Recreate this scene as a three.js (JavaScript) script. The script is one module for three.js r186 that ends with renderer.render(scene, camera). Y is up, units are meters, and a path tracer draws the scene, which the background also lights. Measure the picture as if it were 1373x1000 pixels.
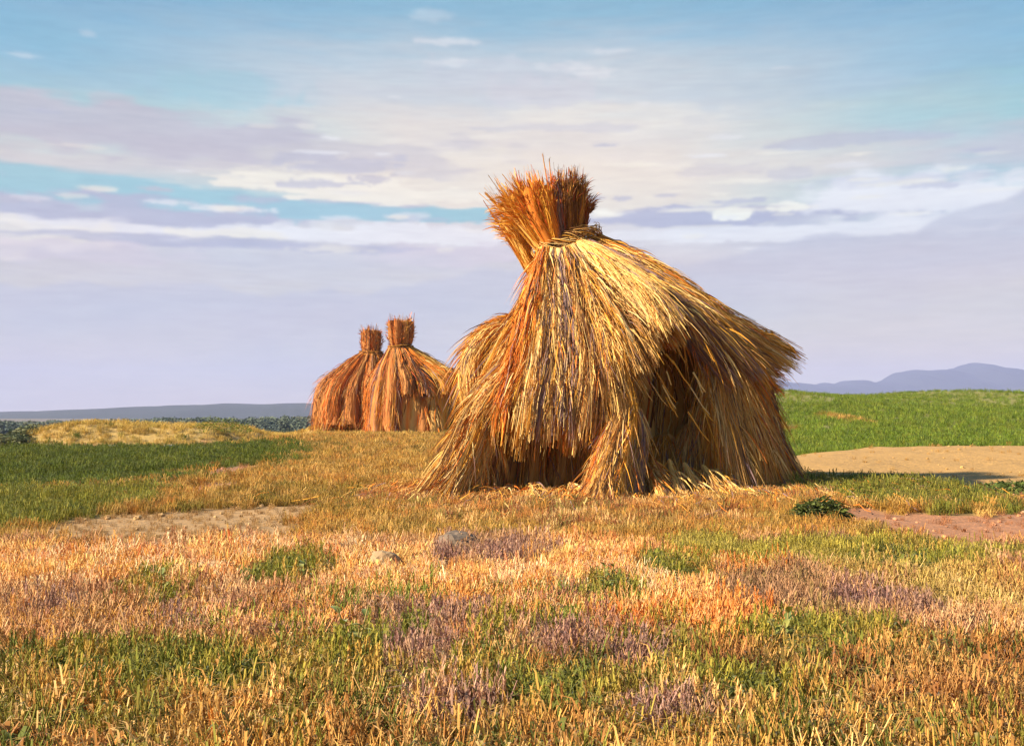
import * as THREE from 'three';

// ------------------------------------------------------------ camera, renderer
const scene = new THREE.Scene();
const camera = new THREE.PerspectiveCamera(38.0, 1024 / 745, 0.1, 12000);
camera.position.set(0, 1.0, 0);
camera.lookAt(0, 1.0 + Math.tan(2.13 * Math.PI / 180) * 10, -10);
const renderer = new THREE.WebGLRenderer({ antialias: true });
renderer.setSize(1024, 745);
renderer.toneMapping = THREE.LinearToneMapping;
renderer.toneMappingExposure = 2.5;
renderer.shadowMap.enabled = true;

// ------------------------------------------------------------ noise and random
function rng(seed) {
  let a = seed >>> 0;
  return () => { a = (a + 0x6D2B79F5) | 0; let t = Math.imul(a ^ (a >>> 15), 1 | a); t = (t + Math.imul(t ^ (t >>> 7), 61 | t)) ^ t; return ((t ^ (t >>> 14)) >>> 0) / 4294967296; };
}
const hash = (x, y) => { let h = Math.imul(x | 0, 374761393) + Math.imul(y | 0, 668265263); h = Math.imul(h ^ (h >>> 13), 1274126177); return ((h ^ (h >>> 16)) >>> 0) / 4294967296; };
function vn(x, y) {
  const xi = Math.floor(x), yi = Math.floor(y); let fx = x - xi, fy = y - yi;
  fx = fx * fx * (3 - 2 * fx); fy = fy * fy * (3 - 2 * fy);
  const a = hash(xi, yi), b = hash(xi + 1, yi), c = hash(xi, yi + 1), d = hash(xi + 1, yi + 1);
  return a + (b - a) * fx + (c - a) * fy + (a - b - c + d) * fx * fy;
}
function fbm(x, y, o = 4) { let s = 0, a = 0.5, n = 0; for (let k = 0; k < o; k++) { s += a * vn(x, y); n += a; a *= 0.5; x = x * 2.03 + 17.1; y = y * 2.03 + 9.7; } return s / n; }
const ss = (a, b, x) => { const t = Math.min(1, Math.max(0, (x - a) / (b - a))); return t * t * (3 - 2 * t); };
const mix = (a, b, t) => a + (b - a) * t;
const toLin = (c) => { c /= 255; return c <= 0.04045 ? c / 12.92 : Math.pow((c + 0.055) / 1.055, 2.4); };
const S = (r, g, b) => [toLin(r), toLin(g), toLin(b)];

// ------------------------------------------------------------ sky: air and cloud layers, all the way round
{
  const W = 4096, H = 2048, data = new Float32Array(W * H * 4);
  // colour of the air and high veil by elevation, for a clear stretch and for a stretch with a cream veil
  const els = [0, 3.5, 6, 8, 9.5, 11, 12.5, 14.5, 17, 21, 32, 60, 90];
  const clear = [[226, 219, 205], [221, 217, 206], [216, 213, 210], [208, 208, 216], [192, 205, 219], [160, 204, 216], [198, 202, 211], [152, 203, 214], [132, 187, 213], [118, 172, 208], [108, 158, 202], [92, 140, 192], [80, 126, 182]].map((c) => S(...c));
  const veil = [[228, 220, 204], [222, 217, 205], [217, 214, 210], [215, 214, 218], [222, 220, 222], [240, 232, 218], [241, 233, 219], [234, 227, 219], [204, 214, 221], [138, 186, 212], [112, 162, 204], [92, 140, 192], [80, 126, 182]].map((c) => S(...c));
  const table = (T, e, out) => { let k = 0; while (k < els.length - 2 && e > els[k + 1]) k++; let t = Math.min(1, Math.max(0, (e - els[k]) / (els[k + 1] - els[k]))); t = t * t * (3 - 2 * t); for (let c = 0; c < 3; c++) out[c] = T[k][c] + (T[k + 1][c] - T[k][c]) * t; };
  const CR = S(249, 243, 228), WH = S(240, 240, 243), LG = S(187, 190, 210), MG = S(199, 196, 207), TQ = S(158, 206, 218), LV = S(207, 208, 216), PK = S(222, 213, 224), BR = S(255, 252, 238);
  // cloud banks: azimuth, elevation, half width, half height (degrees), colour, cover, softness
  const bank = [
    [-25, 13.9, 14, 1.35, MG, .75, .5], [-11, 13.4, 9, 1.0, MG, .45, .6], [-24, 11.0, 12, .8, TQ, .8, .5], [-20, 9.9, 9, .8, LG, .8, .45], [-10, 10.6, 6, .55, LG, .6, .5],
    [-10.5, 11.9, 5.2, .42, CR, 1, .35], [-6.5, 11.35, 4.6, .4, CR, .9, .4], [-13, 11.7, 3.4, .2, CR, .8, .4], [-10.2, 11.85, 2.2, .18, LG, .55, .4], [-7.4, 12.2, 1.3, .28, MG, .65, .4],
    [-9, 10.4, 7.5, .45, TQ, .75, .5], [-2.5, 10.4, 4.2, .42, TQ, .85, .5], [-5.5, 10.3, 1.2, .2, WH, .5, .9], [-14.6, 10.4, 2.2, .14, WH, .7, .8],
    [-9.5, 9.35, 5, .55, WH, 1, .5], [-6.0, 9.5, 2, .5, WH, 1, .5], [-3.0, 9.2, 3.4, .5, WH, .95, .5], [-20, 9.2, 8, .42, WH, .8, .6], [-14.5, 9.2, 3, .35, CR, .6, .5], [-24.5, 8.5, 5, .9, CR, .55, .6], [-18, 8.7, 8, .28, LG, .65, .5], [-12, 8.55, 7, .2, LG, .55, .5],
    [-22, 7.9, 6, .6, PK, .5, .6], [-3, 8.3, 5, .6, PK, .5, .7], [-13, 7.8, 13, .4, LV, .3, .6],
    [6.5, 10.4, 4.5, .3, BR, .9, .35], [10, 10.2, 8, .5, LG, .85, .5], [16, 10.2, 6, .5, LG, .5, .5], [22, 10.7, 6.5, 1.2, WH, .9, .6], [16, 9.2, 10, .5, WH, .75, .45], [8, 9.3, 6, .35, WH, .6, .5],
    [18, 13.6, 4.5, .3, LG, .45, .5], [11, 12.6, 3, .35, MG, .3, .6], [14.5, 12.2, 1.2, .35, LG, .3, .5], [20, 11.5, 4, .3, LG, .25, .6], [4, 15.4, 6, .9, CR, .3, .7], [2.5, 14.9, 4.5, .25, LG, .3, .5], [-9, 13.0, 3.5, .5, LG, .45, .5],
     [11.6, 10.3, 1.25, .3, BR, 1, .4], [14.3, 10.5, 1.15, .28, BR, 1, .4],
    [4.4, 17.6, 1.4, .26, WH, .35, 1], [5.2, 18.6, 1.2, .16, WH, .3, 1], [2.8, 17.9, 1.6, .24, WH, .3, 1], [-3.4, 19.1, 1.7, .22, WH, .4, 1], [-3.2, 18.1, 1.3, .2, WH, .35, 1], [-4.4, 20.3, 1.2, .4, WH, .2, 1], [-1, 17.3, 3.6, 1.1, S(206, 212, 222), .45, .7], [-6, 16.6, 5, .5, S(205, 213, 221), .4, .7], [2, 16.6, 3, .8, S(214, 214, 222), .45, .7], [-15, 16.3, 3.5, 1.0, TQ, .4, .8], [-20.5, 15.3, 1.2, .45, MG, .4, .6],
  ];
  // the same kind of sky goes on round the horizon: banks drawn with the same proportions
  const r = rng(71); const kinds = [MG, TQ, LG, CR, WH, LG, WH, LV, CR, PK, WH, LG];
  for (let k = 0; k < 240; k++) { const az = 30 + r() * 300, c = kinds[(r() * kinds.length) | 0], el = 7.6 + r() * r() * 13; bank.push([az > 180 ? az - 360 : az, el, 1 + 9 * r() * r() + 1.5, .2 + .8 * r() * r(), c, .3 + .5 * r(), .5]); }
  for (let k = 0; k < 520; k++) { const az = r() * 360 - 180, el = 8.3 + 6.5 * r(), w = .5 + 2.6 * r() * r(); bank.push([az, el, w, .05 + .1 * r() + w * .02, [CR, WH, LG, CR, MG, WH][(r() * 6) | 0], .25 + .4 * r(), .8]); }
  for (let k = 0; k < 50; k++) { const az = r() * 360 - 180, el = 15.5 + 7 * r(), w = .3 + .9 * r() * r(); bank.push([az, el, w, .08 + .1 * r(), WH, .12 + .2 * r(), 1]); }
  const c1 = [0, 0, 0], c2 = [0, 0, 0];
  const veils = [[0, 1, 17], [62, .7, 15], [118, .9, 20], [-70, .8, 18], [-128, .9, 16], [176, .8, 20]];
  for (let j = 0; j < H; j++) {
    const el = (j + 0.5) / H * 180 - 90;
    const near = bank.filter((b) => Math.abs(el - b[1]) < b[3] * 2.6 + 1);
    for (let i = 0; i < W; i++) {
      const o = (j * W + i) * 4;
      if (el < -1) { data[o] = 0.12; data[o + 1] = 0.09; data[o + 2] = 0.05; data[o + 3] = 1; continue; }
      let az = (i + 0.5) / W * 360 - 90; if (az > 180) az -= 360;   // degrees, 0 = towards -z, growing to +x
      const e = Math.max(0, el);
      const n1 = fbm(az * 0.12 + 40, e * 0.55, 4), n2 = e < 45 ? fbm(az * 0.35 + 7, e * 2.4 + 3, 4) : 0.5, n3 = e < 45 ? fbm(az * 0.8, e * 11, 3) : 0.5;
      let v = 0; for (const [a, s, w] of veils) { let da = Math.abs(az - a); if (da > 180) da = 360 - da; v = Math.max(v, s * Math.exp(-((da / w) ** 2) * 0.9)); }
      v = Math.min(1, Math.max(0, v * 1.15 + (n1 - 0.5) * 0.45));
      const ew = e + (n2 - 0.5) * 1.5 + (n1 - .5) * 1.2;
      table(clear, ew, c1); table(veil, ew, c2);
      let R = mix(c1[0], c2[0], v), G = mix(c1[1], c2[1], v), B = mix(c1[2], c2[2], v);
      for (const b of near) {
        let da = az - b[0]; if (da > 180) da -= 360; if (da < -180) da += 360;
        if (Math.abs(da) > b[2] * 1.6 + 1) continue;
        const de = el - b[1] + (n2 - 0.5) * 0.8 * Math.min(1, b[3] * 2);
        const q = Math.sqrt((da / b[2]) ** 2 + (de / b[3]) ** 2) + (fbm(da / b[2] * 3.2 + b[0] * 7, de / b[3] * 1.3 + b[1] * 5, 4) - 0.5) * (b[2] < 1.3 ? .7 : 1.45);
        // flat based: the underside has a firmer edge than the top
        const soft = b[6] * 0.6 * (de > 0 ? 1.0 : 0.7);
        const a = Math.min(1, b[5] * 1.15) * (1 - ss(1 - soft, 1 + soft * 0.5, q));
        if (a > 0.002) { R = mix(R, b[4][0], a); G = mix(G, b[4][1], a); B = mix(B, b[4][2], a); }
      }
      // a long low bank with a clear top edge, swelling to the right and again farther round
      const top = 7.7 + 1.2 * ss(8, 16, az) * (1 - ss(60, 90, az)) + 1.5 * ss(19, 26, az) * (1 - ss(32, 50, az)) + 1.1 * Math.sin(az * .05 + 2) * ss(40, 80, Math.abs(az)) - 1.4 * ss(0, -8, az) * (1 - ss(-40, -60, az)) + (fbm(az * .5 + 90, 3, 4) - .5) * .9;
      const low = .8 * (1 - ss(top - .12, top + .22, el)) * ss(top - 5, top - .4, el);
      if (low > .002) { R = mix(R, LV[0] * .95, low); G = mix(G, LV[1] * .96, low); B = mix(B, LV[2], low); }
      const warm = (fbm(az * .09 + 13, e * .4 + 60, 3) - .5) * .14; R *= 1 + warm; B *= 1 - warm * .6;
      const g = 1 + (n3 - 0.5) * 0.16 + (n2 - .5) * 0.10;
      data[o] = R * g / 2.5; data[o + 1] = G * g / 2.5; data[o + 2] = B * (1 + (g - 1) * .8) / 2.5; data[o + 3] = 1;
    }
  }
  const tex = new THREE.DataTexture(data, W, H, THREE.RGBAFormat, THREE.FloatType);
  tex.mapping = THREE.EquirectangularReflectionMapping; tex.magFilter = THREE.LinearFilter; tex.minFilter = THREE.LinearFilter; tex.colorSpace = THREE.LinearSRGBColorSpace; tex.needsUpdate = true;
  scene.background = tex; scene.environment = tex;
}

// ------------------------------------------------------------ sun: from the left, a little behind the camera, about 32 degrees up
const sun = new THREE.DirectionalLight(new THREE.Color(1.0, 0.91, 0.76), 5.0);
sun.position.set(1.4 - 82 * 0.5, 52 * 0.5, -14 + 20 * 0.5);
sun.target.position.set(1.4, 0, -14);
sun.castShadow = true; sun.shadow.radius = 2; sun.shadow.mapSize.set(4096, 4096);
Object.assign(sun.shadow.camera, { left: -30, right: 30, top: 30, bottom: -30, near: 1, far: 150 });
scene.add(sun, sun.target);

// ------------------------------------------------------------ helpers for things
const taken = {};
function numbered(n) { taken[n] = (taken[n] ?? -1) + 1; return taken[n] ? n + '_' + String(taken[n]).padStart(3, '0') : n; }
function tag(o, label, category, group, kind) { o.userData.label = label; if (category) o.userData.category = category; if (group) o.userData.group = group; if (kind) o.userData.kind = kind; return o; }
function mesh(name, geo, mat, parent) { const m = new THREE.Mesh(geo, mat); m.name = parent ? name : numbered(name); m.castShadow = m.receiveShadow = true; (parent ?? scene).add(m); return m; }

// strands, ribbons and lumps collected into one geometry with a colour per vertex
class Strands {
  constructor() { this.p = []; this.n = []; this.c = []; this.i = []; }
  vert(x, y, z, nx, ny, nz, c) { this.p.push(x, y, z); this.n.push(nx, ny, nz); this.c.push(c[0], c[1], c[2]); return this.p.length / 3 - 1; }
  tube(pts, r0, r1, c, sides = 3) {
    const m = pts.length, T = new THREE.Vector3(), A = new THREE.Vector3(), B = new THREE.Vector3(), ref = new THREE.Vector3(0.31, 0.2, 0.93);
    let prev = -1;
    for (let k = 0; k < m; k++) {
      T.subVectors(pts[Math.min(m - 1, k + 1)], pts[Math.max(0, k - 1)]).normalize();
      A.crossVectors(T, ref).normalize(); B.crossVectors(T, A);
      const r = mix(r0, r1, k / (m - 1)), base = this.p.length / 3;
      for (let s = 0; s < sides; s++) { const a = s / sides * Math.PI * 2, x = Math.cos(a), y = Math.sin(a), nx = A.x * x + B.x * y, ny = A.y * x + B.y * y, nz = A.z * x + B.z * y; this.vert(pts[k].x + nx * r, pts[k].y + ny * r, pts[k].z + nz * r, nx, ny, nz, c); }
      if (prev >= 0) for (let s = 0; s < sides; s++) { const s2 = (s + 1) % sides; this.i.push(prev + s, prev + s2, base + s, prev + s2, base + s2, base + s); }
      prev = base;
    }
  }
  ribbon(pts, w, side, c, taper = true) {
    const m = pts.length, T = new THREE.Vector3(), N = new THREE.Vector3(), X = new THREE.Vector3();
    let prev = -1;
    for (let k = 0; k < m; k++) {
      T.subVectors(pts[Math.min(m - 1, k + 1)], pts[Math.max(0, k - 1)]).normalize();
      N.crossVectors(T, side).normalize(); X.crossVectors(N, T);
      const t = k / (m - 1), ww = w * 0.5 * (taper ? Math.min(1, 0.45 + t * 3) * (1 - 0.92 * t * t) : 1 - 0.3 * t);
      const a = this.vert(pts[k].x - X.x * ww, pts[k].y - X.y * ww, pts[k].z - X.z * ww, N.x, N.y, N.z, c);
      this.vert(pts[k].x + X.x * ww, pts[k].y + X.y * ww, pts[k].z + X.z * ww, N.x, N.y, N.z, c);
      if (prev >= 0) this.i.push(prev, a, prev + 1, prev + 1, a, a + 1);
      prev = a;
    }
  }
  build() {
    const g = new THREE.BufferGeometry();
    g.setAttribute('position', new THREE.Float32BufferAttribute(this.p, 3)); g.setAttribute('normal', new THREE.Float32BufferAttribute(this.n, 3)); g.setAttribute('color', new THREE.Float32BufferAttribute(this.c, 3));
    g.setIndex(this.i); return g;
  }
}
const jit = (c, r, amt = 0.25) => { const k = 1 + (r() - 0.5) * 2 * amt, h = (r() - 0.5) * amt * 0.4; return [Math.min(.85, c[0] * k * (1 + h)), Math.min(.8, c[1] * k), Math.min(.8, c[2] * k * (1 - h))]; };
const V = (x, y, z) => new THREE.Vector3(x, y, z);

// ------------------------------------------------------------ terrain
function terrain(x, z) {
  const d = -z;
  let h = (fbm(x * 0.35 + 5, z * 0.35, 3) - 0.5) * 0.10 + (fbm(x * 1.7, z * 1.7 + 3, 3) - 0.5) * 0.035;
  if (d < 0) return h;
  const right = ss(-1.5, 2.0, x - (0.10 * d + 2.2));
  // the middle rises a little towards the two far shocks
  h += 0.25 * ss(18, 40, d) * (1 - right) * ss(-9.5, -5.5, x);
  // lit yellow banks at the far edge of the field
  const b1 = ss(-16.2, -13.6, x) * (1 - ss(-9.6, -8.2, x)), b2 = ss(-9.4, -7.4, x) * (1 - ss(2, 8, x));
  h += (0.60 + 0.30 * (fbm(x * 0.5 + 3, 1.2, 3) - 0.5)) * ss(31.4, 33.4, d) * (1 - ss(36, 44, d)) * b1;
  h += (0.34 + 0.14 * (fbm(x * 0.6 + 8, 4.2, 3) - 0.5)) * ss(40, 43, d) * (1 - ss(46, 54, d)) * b2;
  // beyond it the ground falls to a valley
  h -= (6.5 * ss(46, 150, d) + 0.3 * ss(34, 46, d) * (1 - ss(-17.5, -14, x))) * (1 - right) * (1 - ss(-3, 10, x - 0.05 * d));
  // sand bank and green rise to the right
  const lip = 20.5 + 3.2 * (fbm(x * 0.45 + 2, 7, 2) - 0.5) + 0.25 * (x - 8);
  h += right * (0.34 + 0.22 * (fbm(x * 0.55, 2.5, 3) - 0.5)) * ss(14.0, lip, d) * (1 - 0.55 * ss(lip, lip + 1.6, d));
  h += right * (2.45 + 1.3 * (fbm(x * 0.11 + 3, 5, 3) - 0.5)) * ss(22, 92, d) * (1 - ss(110, 190, d)) + right * 1.0 * ss(100, 190, d) * 0;
  // a grassy hump beside the big shock
  h += 0.13 * Math.exp(-(((x - 5.0) / 1.0) ** 2) - ((z + 13.4) / 1.3) ** 2);
  return h;
}

// ------------------------------------------------------------ what covers the ground: patches of soil and plants, in metres
const PAL = {
  ochre: [S(186, 140, 62), S(170, 128, 54), S(202, 158, 84), S(150, 122, 54), S(190, 130, 60)],
  ochre2: [S(160, 125, 52), S(146, 118, 46), S(190, 146, 74), S(128, 112, 44)],
  green: [S(92, 100, 28), S(84, 94, 28), S(102, 106, 30), S(110, 110, 34), S(88, 96, 24)],
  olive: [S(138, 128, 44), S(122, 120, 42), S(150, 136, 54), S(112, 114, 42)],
  tanbare: [S(172, 134, 84), S(162, 124, 76)],
  pinksoil: [S(170, 114, 74), S(160, 108, 68), S(178, 122, 84)],
  litter: [S(206, 150, 72), S(190, 124, 62), S(170, 128, 60), S(222, 176, 110), S(150, 90, 50), S(140, 128, 60)],
  peach: [S(236, 184, 120), S(230, 170, 92), S(226, 166, 118), S(240, 204, 152), S(222, 158, 80), S(214, 140, 84), S(236, 190, 110)],
  lefttan: [S(200, 152, 98), S(186, 132, 88), S(212, 168, 116), S(176, 124, 90), S(196, 142, 70)],
  midmix: [S(226, 164, 88), S(214, 140, 70), S(232, 182, 120), S(150, 140, 58), S(206, 142, 92), S(176, 122, 96), S(128, 132, 54)],
  greenmix: [S(154, 132, 54), S(132, 124, 50), S(206, 150, 76), S(188, 140, 64), S(210, 160, 84), S(156, 112, 58), S(110, 112, 46), S(176, 120, 60), S(222, 176, 106)],
  orange: [S(222, 148, 68), S(214, 128, 58), S(230, 168, 96), S(220, 140, 76), S(170, 146, 60), S(206, 118, 52), S(226, 176, 110)],
  yellowgreen: [S(180, 160, 66), S(166, 148, 60), S(190, 164, 80), S(154, 138, 56)],
  browntan: [S(172, 128, 90), S(158, 116, 80), S(190, 142, 96), S(150, 120, 72)],
  yellowtan: [S(196, 156, 84), S(182, 150, 76), S(204, 166, 100), S(160, 140, 70), S(186, 130, 76)],
  mauve: [S(166, 126, 106), S(178, 136, 108), S(154, 112, 96), S(200, 150, 100), S(184, 142, 108), S(210, 160, 104)],
  brownmix: [S(178, 120, 60), S(160, 104, 56), S(190, 136, 74), S(140, 112, 54), S(204, 152, 84), S(112, 108, 48)],
  weed: [S(142, 132, 46), S(126, 122, 44), S(158, 142, 54), S(114, 114, 44), S(168, 146, 58), S(190, 150, 70)],
  bank: [S(200, 166, 84), S(188, 152, 70), S(210, 176, 98), S(172, 146, 66)],
  sand: [S(180, 138, 74), S(172, 128, 64), S(188, 146, 84)],
  field: [S(110, 126, 34), S(100, 118, 32), S(118, 130, 38), S(128, 132, 42)],
  heath: [S(84, 92, 72), S(74, 84, 66), S(96, 98, 70)],
};
const BARE = { tanbare: 0.25, pinksoil: 0.10, sand: 0.03, litter: 0.8, mauve: 0.9 };
const SHORT = { green: .7, tanbare: .35, pinksoil: .35, sand: .3, field: .7, bank: .6, ochre: .75, ochre2: .75, olive: .8, heath: .8, litter: .75, yellowgreen: .7 };
const patches = [
  [-8.27, -20.82, 3.87, 10.07, 'green'], [-12.5, -22, 4.6, 9.0, 'green'], [-7.2, -16.5, 2.4, 4.5, 'green'], [-5.3, -11.2, 1.31, 2.76, 'olive'], [-6.4, -10.2, 1.6, 2.4, 'olive'], [-2.64, -11.39, 1.1, 2.85, 'ochre2'], [-2.85, -9.9, 1.15, 2.3, 'tanbare'], [-4.85, -18.81, 0.47, 1.93, 'pinksoil'], [-3.83, -14.57, 0.42, 0.87, 'pinksoil'],
  [0.65, -11.3, 1.87, 2.2, 'litter'], [1.2, -13.2, 3.0, 2.2, 'litter'], [-1.86, -6.6, 2.5, 1.25, 'peach'], [-4.0, -6.7, 1.6, 1.1, 'peach'], [0.21, -6.7, 1.57, 1.4, 'peach'], [-2.12, -5.33, 1.2, 0.85, 'lefttan'], [-0.16, -5.09, 1.3, 0.85, 'midmix'], [-0.89, -3.7, 1.6, 0.85, 'greenmix'], [0.43, -3.7, 1.3, 0.85, 'greenmix'], [-3.6, -4.0, 1.4, 1.0, 'greenmix'],
  [1.55, -6.94, 0.62, 1.22, 'orange'], [0.98, -4.94, 0.44, 0.56, 'orange'], [2.3, -7.5, 0.86, 0.7, 'yellowgreen'], [1.5, -7.81, 0.32, 0.83, 'yellowgreen'], [3.9, -7.0, 1.0, .6, 'yellowgreen'], [1.71, -5.73, 0.55, 0.85, 'browntan'], [2.56, -6.06, 0.6, 1.1, 'yellowtan'], [4.0, -5.6, 1.2, 1.2, 'yellowtan'], [1.85, -5.44, 0.19, 0.37, 'mauve'], [1.55, -3.95, 0.8, 0.8, 'brownmix'], [2.9, -3.8, 1.0, .9, 'brownmix'],
  [3.9, -9.4, 1.15, 1.6, 'pinksoil'], [6.0, -9.8, 1.8, 1.8, 'pinksoil'], [4.5, -13.2, 1.0, 2.4, 'olive'],  // olive patch by the big shock: its cast shadow put into the colour
  [-1.38, -6.77, 0.19, 0.56, 'weed'], [-2.05, -6.18, 0.08, 0.42, 'weed'], [-1.8, -5.93, 0.06, 0.39, 'weed'], [-0.67, -4.41, 0.18, 0.35, 'weed'], [-0.43, -4.89, 0.12, 0.26, 'weed'], [0.04, -4.63, 0.16, 0.41, 'weed'], [-1.59, -4.31, 0.18, 0.2, 'weed'], [-1.32, -4.19, 0.14, 0.29, 'weed'], [-0.91, -3.93, 0.16, 0.25, 'weed'], [-0.43, -4.28, 0.15, 0.33, 'weed'], [-0.07, -3.83, 0.16, 0.24, 'weed'], [0.18, -3.63, 0.13, 0.22, 'weed'], [1.15, -4.59, 0.19, 0.35, 'weed'], [0.86, -3.72, 0.21, 0.19, 'weed'], [1.57, -4.73, 0.2, 0.25, 'weed'], [1.02, -6.76, 0.19, 0.5, 'weed'], [0.54, -5.92, 0.12, 0.34, 'weed'], [2.6, -7.08, 0.34, 0.48, 'weed'],
  [-2.33, -5.37, 0.11, 0.2, 'mauve'], [-1.5, -4.99, 0.06, 0.15, 'mauve'], [-1.11, -4.72, 0.07, 0.15, 'mauve'], [-0.61, -5.13, 0.08, 0.27, 'mauve'], [-0.24, -4.96, 0.11, 0.29, 'mauve'], [-0.33, -4.27, 0.1, 0.25, 'mauve'], [0.02, -4.58, 0.07, 0.24, 'mauve'], [0.23, -4.41, 0.1, 0.23, 'mauve'], [-0.18, -3.46, 0.13, 0.16, 'mauve'], [-0.14, -7.64, 0.32, 0.56, 'mauve'], [0.47, -4.14, 0.09, 0.18, 'mauve'], [0.5, -3.37, 0.12, 0.09, 'mauve'],
];
function coverAt(x, z) {
  const d = -z, w1 = (fbm(x * 0.9 + 11, z * 0.9, 3) - 0.5), w2 = (fbm(x * 5 + 1, z * 3 + 30, 2) - 0.5);
  const right = x - (0.10 * d + 2.2) + w1 * 1.6;
  let k = 'ochre';
  if (d > 12 && right > 0) {
    const lip = 20.5 + 3.2 * (fbm(x * 0.45 + 2, 7, 2) - 0.5) + 0.25 * (x - 8);
    k = d < lip + 0.3 ? (d > 13.2 + w1 * 1.2 ? 'sand' : x > 5.4 ? 'pinksoil' : 'olive') : 'field';
    if (k === 'field' && fbm(x * 0.16 + 4, z * 0.05 + 9, 3) > 0.76) k = 'ochre2';
  } else if (d > 26) {
    if (x < -8 || d > 55) k = x < -14.6 + w1 * 2 - (d - 33) * .4 || d > 48 ? 'heath' : 'bank';
    if (x < -8 && d < 31.6 + w1 * 1.5 && d > 26) k = d > 29.6 + w1 ? 'pinksoil' : 'green';
    if (x >= -8 && d > 36 && d < 56) k = 'bank';
  } else if (d < 8.0 + w1) k = d < 4.6 ? 'greenmix' : 'lefttan';
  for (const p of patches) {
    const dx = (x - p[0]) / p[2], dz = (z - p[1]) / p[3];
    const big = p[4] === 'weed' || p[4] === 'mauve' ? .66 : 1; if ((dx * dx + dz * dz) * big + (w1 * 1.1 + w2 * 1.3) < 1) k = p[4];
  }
  return k;
}

// ground: one sheet out past the horizon; vertex colours say which soil or turf is where
{
  const xs = [], zs = [];
  for (let u = -7.6; u <= 7.6; u += 0.034) xs.push(3 * Math.sinh(u) * 0.9);
  for (let z = 60; z > -2.4; z -= z > 6 ? 6 : 0.6) zs.push(z);
  for (let d = 2.5; d < 4800; d *= 1.0175) zs.push(-d);
  const nx = xs.length, nz = zs.length, pos = new Float32Array(nx * nz * 3), col = new Float32Array(nx * nz * 3), uv = new Float32Array(nx * nz * 2), idx = [];
  for (let j = 0; j < nz; j++) for (let i = 0; i < nx; i++) {
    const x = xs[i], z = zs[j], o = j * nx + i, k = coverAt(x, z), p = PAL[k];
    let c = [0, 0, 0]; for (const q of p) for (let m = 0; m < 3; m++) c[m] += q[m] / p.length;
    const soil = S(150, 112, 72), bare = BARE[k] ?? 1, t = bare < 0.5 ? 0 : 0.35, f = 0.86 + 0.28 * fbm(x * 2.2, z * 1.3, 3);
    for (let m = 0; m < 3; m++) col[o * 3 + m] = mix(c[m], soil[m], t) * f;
    pos.set([x, terrain(x, z), z], o * 3); uv.set([x * 0.5, z * 0.5], o * 2);
  }
  for (let j = 0; j < nz - 1; j++) for (let i = 0; i < nx - 1; i++) { const a = j * nx + i, b = a + 1, c = a + nx, e = c + 1; idx.push(a, b, c, b, e, c); }
  const g = new THREE.BufferGeometry();
  g.setAttribute('position', new THREE.BufferAttribute(pos, 3)); g.setAttribute('color', new THREE.BufferAttribute(col, 3)); g.setAttribute('uv', new THREE.BufferAttribute(uv, 2));
  g.setIndex(idx); g.computeVertexNormals();
  const N = 512, td = new Uint8Array(N * N * 4), bd = new Uint8Array(N * N * 4), r = rng(5);
  const wrap = (fx, fy, f) => { const a = fbm(fx * f, fy * f, 4), b = fbm((fx - 1) * f, fy * f, 4), c = fbm(fx * f, (fy - 1) * f, 4), e = fbm((fx - 1) * f, (fy - 1) * f, 4), u = ss(0, 1, fx), v = ss(0, 1, fy); return mix(mix(a, b, u), mix(c, e, u), v); };
  for (let j = 0; j < N; j++) for (let i = 0; i < N; i++) {
    const o = (j * N + i) * 4, n = wrap(i / N, j / N, 26) * 0.6 + wrap(i / N, j / N, 90) * 0.4, s = r();
    const v = Math.min(255, Math.max(0, 232 + 110 * (n - 0.5) + (s - 0.5) * 20)); td[o] = v; td[o + 1] = v * 0.985; td[o + 2] = v * 0.96; td[o + 3] = 255;
    bd[o] = bd[o + 1] = bd[o + 2] = Math.min(255, n * 255); bd[o + 3] = 255;
  }
  const mk = (dd, srgb) => { const t = new THREE.DataTexture(dd, N, N); t.wrapS = t.wrapT = THREE.RepeatWrapping; t.magFilter = THREE.LinearFilter; if (srgb) t.colorSpace = THREE.SRGBColorSpace; t.needsUpdate = true; return t; };
  const m = new THREE.MeshStandardMaterial({ vertexColors: true, roughness: 0.95, map: mk(td, true), bumpMap: mk(bd, false), bumpScale: 0.03 });
  const o = mesh('ground', g, m); tag(o, 'open field of turf, bare soil and sand reaching to the horizon', 'ground', null, 'structure');
}

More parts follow.
